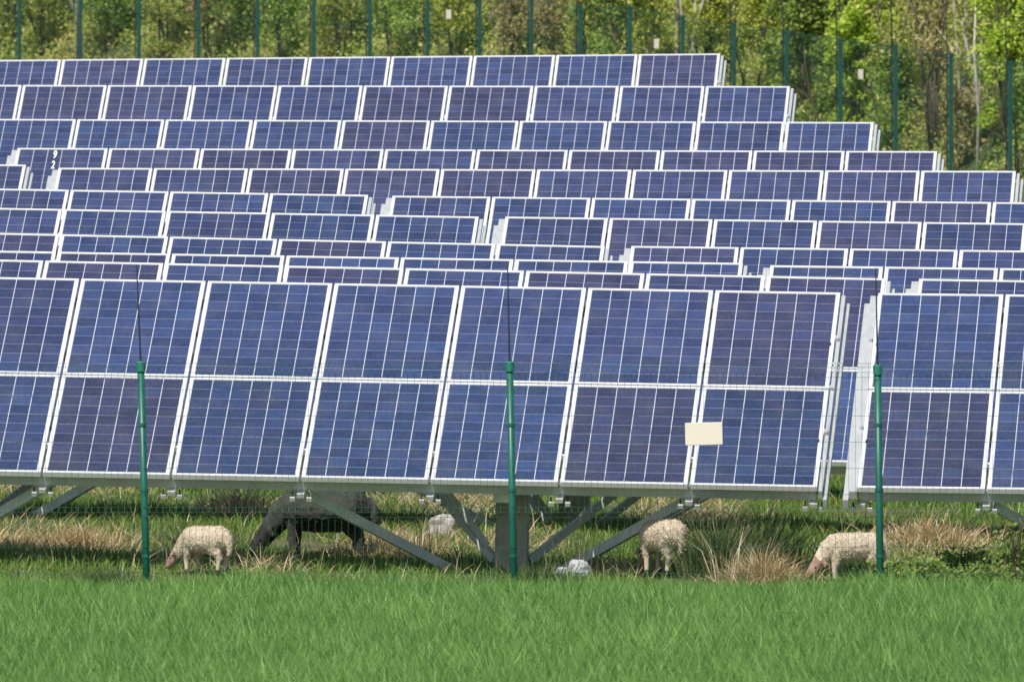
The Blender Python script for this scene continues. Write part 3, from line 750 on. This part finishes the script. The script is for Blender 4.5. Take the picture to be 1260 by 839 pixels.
# slim pale saplings
def sapling(px, back, pts, label, r0=.035):
    Y = 320.
    for _ in range(6): x = (px - 630) / F * Y; Y = fence_y(x) + back
    c = Vector((x, Y, gz(x, Y))); o = empty('sapling', c); tag(o, label, 'tree', 'pale saplings behind the far fence')
    b = MB()
    for path in pts:
        n = len(path); b.tube([(p[0], .1*i*(1 if p[0] > 0 else -1), p[1]) for i, p in enumerate(path)], [r0 * (1 - .55 * i / n) for i in range(n)], 8)
    b.build('trunk', M['birch'], o, True)
    top = [Vector((p[-1][0], 0, p[-1][1])) for p in pts]
    P = np.concatenate([np.array(tuple(t)) + rng.normal(0, .28, (160, 3)) for t in top])
    link('crown', leaves('crown', P, rng.uniform(.03, .07, len(P))), FOL['yellow'], o)
sapling(95, .8, [[(0,-.3),(.0,1.2),(.02,2.6),(-.02,3.6)], [(0,.95),(-.12,1.35),(-.26,1.9),(-.30,2.6),(-.30,3.5)]], 'pale forked sapling beside the second far post from the left')
sapling(831, 1.0, [[(0,-.3),(.02,1.5),(-.02,3.0),(.03,4.2)]], 'thin pale sapling right of the middle white tag', .025)
sapling(852, 1.2, [[(0,-.3),(.0,1.4),(.08,2.4),(.0,4.0)], [(0,1.2),(-.2,1.9),(-.28,2.8)], [(.02,1.5),(.22,2.2),(.26,3.2)]], 'pale branching sapling behind the rear corner of the panels', .028)
sapling(1202, .9, [[(0,-.3),(.03,1.0),(-.05,2.0),(.02,3.4)]], 'short pale trunk between the two rightmost far posts', .03)
sapling(1178, 1.6, [[(.1,-.3),(.02,1.5),(-.1,3.0),(-.16,4.6)]], 'leaning tan sapling between the two rightmost far posts', .03)
# ground cover over the whole bank and a thicket that closes the view
n = 170000
x = rng.uniform(-12, 12, n); b_ = rng.uniform(.35, 13, n) ** 1.0; y = np.interp(x, rx, ry) + b_
z = ground(x, y) + np.abs(rng.normal(0, .20, n)) * np.clip(.35 + b_ * .3, .2, 1)
pn = np.array([noise.noise(Vector((a * .7, q * .5, 5))) for a, q in zip(x, y)])
k = pn > -.45
me = leaves('ground_cover', np.stack([x, y, z], 1)[k], rng.uniform(.04, .10, k.sum()))
M['cover'] = leafmat('bank_cover', [(0,(0.167,0.255,0.036)), (.5,(0.319,0.439,0.068)), (.85,(0.549,0.622,0.123)), (1,(0.750,0.750,0.403))], ((0.516,0.397,0.156), .6), .3, .6, .9)
o = link('ground_cover', me, M['cover']); tag(o, 'tangled green ground cover on the bank behind the far fence', 'ground cover', kind='stuff')
n = 110000
x = rng.uniform(-14, 14, n); y = np.interp(x, rx, ry) + rng.uniform(5, 17, n)
z = ground(x, y) + rng.uniform(0, 1, n) ** .8 * (2.6 + 1.4 * np.array([noise.noise(Vector((a * .6, 3, q * .2))) for a, q in zip(x, y)]))
me = leaves('thicket', np.stack([x, y, z], 1), rng.uniform(.05, .11, n))
M['thick'] = leafmat('thicket_leaves', [(0,(0.182,0.227,0.036)), (.5,(0.396,0.439,0.068)), (.9,(0.668,0.681,0.134)), (1,(0.750,0.750,0.380))], ((0.211,0.352,0.049), .7), .35, .6, .5)
o = link('thicket', me, M['thick']); tag(o, 'mixed spring thicket closing the view at the top of the bank', 'thicket', kind='stuff')

# ------------------------------------------------------------------ light, sky, camera
EL, AZ = R(53), math.atan2(-.42, -.90)
sd = Vector((math.sin(AZ) * math.cos(EL), math.cos(AZ) * math.cos(EL), math.sin(EL)))
sun = bpy.data.lights.new('sun', 'SUN'); sun.energy = 4.2; sun.angle = R(.53); sun.color = (1, .95, .87)
so = bpy.data.objects.new('sun', sun); col.objects.link(so); so.rotation_euler = sd.to_track_quat('Z', 'Y').to_euler(); so.location = (0, 0, 60)
w = bpy.data.worlds.new('World'); scene.world = w; w.use_nodes = True
nt = w.node_tree; sky = nt.nodes.new('ShaderNodeTexSky'); sky.sky_type = 'NISHITA'; sky.sun_disc = False
sky.sun_elevation = EL; sky.sun_rotation = AZ % (2 * math.pi); sky.air_density = 1.0; sky.dust_density = 1.2
bg = nt.nodes['Background']; bg.inputs[1].default_value = .10; nt.links.new(sky.outputs[0], bg.inputs[0])
cam = bpy.data.cameras.new('camera'); co = bpy.data.objects.new('camera', cam); col.objects.link(co); scene.camera = co
cam.sensor_width = 36; cam.lens = F / 1260 * 36; cam.clip_start = 1; cam.clip_end = 5000
co.location = (0, 0, H); co.rotation_euler = (R(90) - math.atan((419.5 - YH) / F), 0, 0)
cam.dof.use_dof = True; cam.dof.focus_distance = 162; cam.dof.aperture_fstop = 16
vs = scene.view_settings; vs.view_transform = 'Standard'; vs.look = 'None'; vs.gamma = 1; vs.exposure = 0.15
scene.cycles.use_denoising = True
scene.cycles.max_bounces = 6; scene.cycles.diffuse_bounces = 3; scene.cycles.transparent_max_bounces = 8
